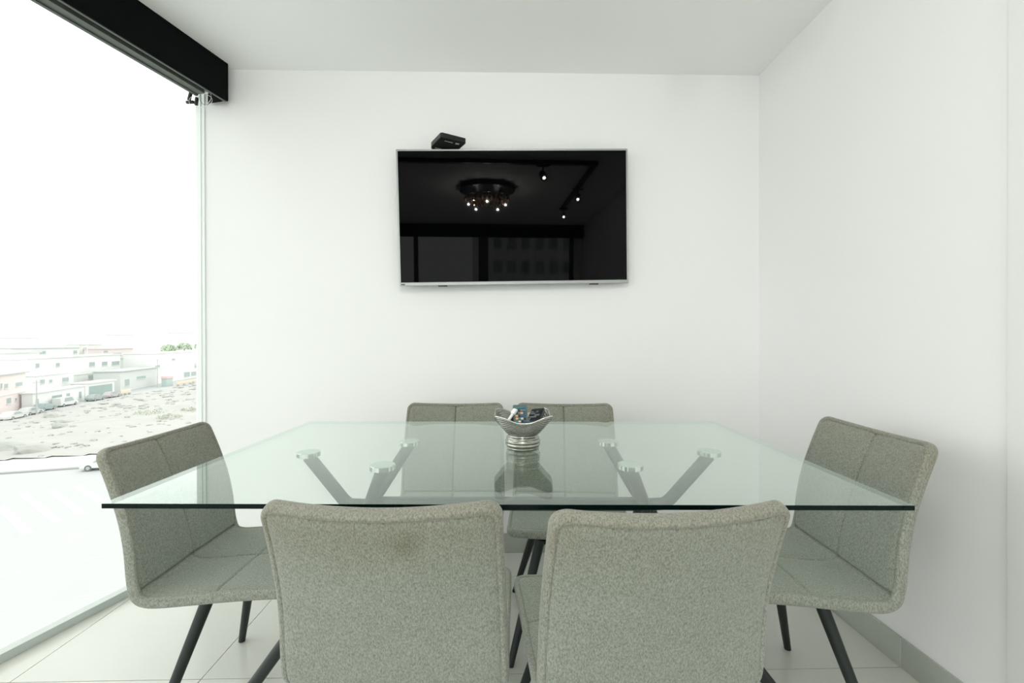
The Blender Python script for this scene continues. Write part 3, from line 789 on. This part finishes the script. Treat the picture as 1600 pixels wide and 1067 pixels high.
def building(nm, A, B, h, dep, col, wins, lab, mw=None):
    A = Vector((*A, 0)); B = Vector((*B, 0)); L = (B-A).length; dr = (B-A)/L
    nrm = Vector((dr.y, -dr.x, 0))
    if nrm.dot(A) > 0: nrm = -nrm           # nrm faces us
    ang = math.atan2(dr.y, dr.x)
    t = empty(nm, (A.x, A.y, GZ), ang, lab, 'building')
    sgn = 1 if (Matrix.Rotation(ang, 3, 'Z') @ Vector((0, 1, 0))).dot(nrm) < 0 else -1   # local +y*sgn points away from us
    def bb(name, x0, x1, d0, d1, z0, z1, m, p=None):
        y0, y1 = sorted((d0*sgn, d1*sgn)); return box(name, (x0, y0, z0), (x1, y1, z1), m, p or t)
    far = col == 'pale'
    bb('wall', 0, L, 0, dep, 0, h, BM[col])
    bb('roof', -.3, L+.3, -.45, dep+.2, h, h+(.18 if not far else .3), M_roof if nm in ('penthouse', 'pink_house', 'warehouse', 'shed') else BM[col])
    if not far and h > 6: bb('floor_band', -.05, L+.05, -.12, 0, h*.5-.12, h*.5+.06, M_wfr)
    for (x, z, w_, hh) in wins:
        f = bb('window', x, x+w_, -.05, 0.0, z, z+hh, M_wfr)
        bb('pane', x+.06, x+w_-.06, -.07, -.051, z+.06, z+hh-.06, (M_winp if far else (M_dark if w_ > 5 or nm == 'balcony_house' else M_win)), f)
        if not far: bb('window_sill', x-.08, x+w_+.08, -.18, -.05, z-.1, z-.02, M_wfr, f)
    return t
def push(a, k):      # move a facade k times as far away, keeping its angular size
    n_, A, B, h, dep, col, wins, lab = a; e = EYE-GZ; up = lambda z: e+(z-e)*k
    return (n_, tuple(c*k for c in A), tuple(c*k for c in B), up(h), dep, col, [(x*k, up(z), w_*k, hh*k) for x, z, w_, hh in wins], lab)
PUSH = dict(long_block=1.21, pink_house=1.03, gable_house=1.08, shop_row=1.06, tower_house=1.07, garage=1.03, penthouse=1.06, warehouse=1.04, balcony_house=1.24, shed=.99)
for a in BL: building(*push(a, PUSH.get(a[0], 1)))
# block across the street behind the camera, mirrored in the television
fac = empty('apartment_building', (-2, -52, GZ), 0, 'pale apartment facade with rows of windows, mirrored in the television', 'building')
box('wall', (0, -8, 0), (24, 0, 28), BM['white'], fac)
box('roof', (-.4, -8.4, 28), (24.4, .4, 28.4), M_roof, fac)
for fl in range(9):
    for k in range(13):
        x = .8+k*1.75; z = 1.4+fl*2.9
        f = box('window', (x, 0, z), (x+1.15, .06, z+1.5), M_wfr, fac); box('pane', (x+.07, .061, z+.07), (x+1.08, .08, z+1.43), M_win, f)

# trees on the skyline
M_green = mat('hazy_foliage', (0.583, 0.670, 0.521), .9, var=.12, vscale=.4)  # leaf green paled to hold the haze in its colour
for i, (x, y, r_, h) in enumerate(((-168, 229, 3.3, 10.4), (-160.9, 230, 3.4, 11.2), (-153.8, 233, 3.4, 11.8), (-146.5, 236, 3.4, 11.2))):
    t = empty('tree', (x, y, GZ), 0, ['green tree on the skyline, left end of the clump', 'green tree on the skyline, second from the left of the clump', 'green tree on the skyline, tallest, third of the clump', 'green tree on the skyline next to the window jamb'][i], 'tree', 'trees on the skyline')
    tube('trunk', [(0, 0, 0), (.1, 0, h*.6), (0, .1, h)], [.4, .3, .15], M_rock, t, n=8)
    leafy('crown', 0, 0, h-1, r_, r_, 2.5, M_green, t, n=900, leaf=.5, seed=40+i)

# parked vehicles
def car(x, y, rz, col, label, L_=4.2, van=False, big_=False):
    t = empty('van' if van else 'car', (x, y, GZ+(.0)), rz, label, 'van' if van else 'car', 'parked vehicles along the street')
    mb = mat('car_paint_'+label.split()[0], col, .3, spec=.5)
    hb_, ht = (.95, 1.9) if van else (.85, 1.42)
    W_ = .85; bm = bmesh.new()
    sil = [(-L_/2, .28), (-L_/2, hb_*.8), (-L_/2+.25, hb_), (-L_/2+.85, ht-.06), (-L_/2+1.2, ht), (L_/2-1.75, ht), (L_/2-1.0, hb_+.04), (L_/2-.15, hb_*.82), (L_/2, .55), (L_/2, .28)]
    if van: sil = [(-L_/2, .3), (-L_/2, ht-.1), (-L_/2+.12, ht), (L_/2-1.3, ht), (L_/2-.75, hb_+.1), (L_/2-.05, hb_*.85), (L_/2, .3)]
    a = [bm.verts.new((p[0], -W_+(.10 if p[1] > hb_+.02 else 0), p[1])) for p in sil]; b = [bm.verts.new((p[0], W_-(.10 if p[1] > hb_+.02 else 0), p[1])) for p in sil]
    n = len(sil); bm.faces.new(a); bm.faces.new(b[::-1])
    for i in range(n): bm.faces.new((a[i], b[i], b[(i+1) % n], a[(i+1) % n]))
    bmesh.ops.bevel(bm, geom=bm.edges[:], offset=.05, segments=2, affect='EDGES')
    o = frombm('body', bm, mb, t); smooth_angle(o, 30)
    for sy in (-1, 1):
        y_ = sy*(W_-.055)
        bm = bmesh.new(); q = [(-L_/2+1.0, hb_+.06), (-L_/2+1.3, ht-.1), (L_/2-1.85, ht-.1), (L_/2-1.2, hb_+.06)]
        v1 = [bm.verts.new((p[0], y_, p[1])) for p in q]; v2 = [bm.verts.new((p[0], y_+sy*.04, p[1])) for p in q]
        bm.faces.new(v1); bm.faces.new(v2[::-1])
        for i in range(4): bm.faces.new((v1[i], v2[i], v2[(i+1) % 4], v1[(i+1) % 4]))
        frombm('side_window', bm, M_win, t)
        for wx in (-L_/2+.8, L_/2-.8):
            wh = tube('wheel', [(wx, sy*(W_-.16), .32), (wx, sy*(W_+.01), .32)], .32, mat_tyre, t, n=20)
            tube('hub_cap', [(wx, sy*(W_+.005), .32), (wx, sy*(W_+.03), .32)], .19, M_lip2, wh, n=16)
mat_tyre = mat('tyre', (0.124, 0.136, 0.130), .8); M_lip2 = mat('hub_metal', (0.372, 0.397, 0.384), .4)
car(-43.2, 49.9, math.atan2(.272, .962)+math.pi, (.62, .64, .62), 'white car on the near road, half hidden behind the left chair', 4.3)
car(-93.5, 97.8, 1.75, (.60, .62, .60), 'pale van parked before the shop row', 4.9, True)
car(-91.7, 91.6, 1.78, (.27, .34, .34), 'teal car parked left of the pale van')
car(-88.9, 86.2, 1.8, (.5, .52, .5), 'silver car parked left of the teal car')
car(-86.9, 81.4, 1.8, (.56, .57, .55), 'whitish car parked at the left edge of the view')
car(-94.9, 106.4, 1.72, (.30, .34, .34), 'blue grey car parked in front of the garage')
car(-95.9, 111.9, 1.72, (.42, .38, .385), 'mauve car parked right of the garage')
# orange barriers
M_or = mat('orange_barrier', (0.682, 0.583, 0.471), .8)
for i, (x, y, l) in enumerate(((-96.3, 116.5, 3.5), (-99.0, 141.5, 8.0), (-100.6, 150.0, 6.5))):
    t = empty('road_barrier', (x, y, GZ+.2), 1.68, ['short orange barrier right of the garage', 'long orange barrier in front of the shed', 'orange barrier in front of the shop front'][i], 'barrier', 'orange barriers along the street')
    box('panel', (-l/2, -.12, .25), (l/2, .12, 1.15), M_or, t, bev=.04)
    for q in (-.4, 0, .4): box('barrier_foot', (l*q-.15, -.3, -.3), (l*q+.15, .3, .26), M_mark, t)
# market awning, red over teal
aw = empty('market_stall', (-102.5, 139.0, GZ), 1.68, 'market stall with red awning and teal front by the orange barriers', 'stall')
box('awning', (-1.5, -1.0, 2.3), (1.6, .8, 3.1), mat('red_awning', (0.769, 0.521, 0.521), .8), aw, bev=.05)
box('front_panel', (-1.4, -.8, 0), (1.5, .7, 2.3), mat('teal_front', (0.446, 0.533, 0.521), .8), aw)
# utility poles and overhead lines
M_pole = mat('concrete_pole', (0.446, 0.459, 0.446), .9)
for i, (x, y, h) in enumerate(((-90.5, 82.0, 8.5), (-87.5, 86.0, 6.5), (-101.5, 134.0, 8.5))):
    t = empty('utility_pole', (x, y, GZ), 0, ['tall pale pole rising at the left edge before the pink house', 'shorter pole before the pink house', 'pale pole beside the market stall'][i], 'pole', 'poles along the far street')
    tube('mast', [(0, 0, 0), (0, 0, h)], [.13, .08], M_pole, t, n=8); box('cross_arm', (-.05, -.7, h-.5), (.05, .7, h-.38), M_pole, t)
mm_ = empty('antenna_mast', (-133.0, 146.4, GZ), 0, 'thin antenna mast rising over the cream tower', 'mast')
tube('mast', [(0, 0, 0), (0, 0, 20)], [.12, .05], BM['pale'], mm_, n=6)
for i, (a, b, lab) in enumerate((((-71.8, 65.7, -11.2), (-62.0, 112.0, -11.0), 'upper thin overhead cable crossing the waste ground'), ((-62.0, 66.0, -10.9), (-56.0, 100.0, -10.8), 'lower thin overhead cable crossing the waste ground'))):
    pts = []
    for k in range(25):
        u = k/24; p = Vector(a).lerp(Vector(b), u); p.z -= .9*4*u*(1-u)*.4; pts.append(p)
    o = tube('overhead_cable', pts, .022, M_roof, None, n=5); tag(o, lab, 'cable', 'overhead cables')
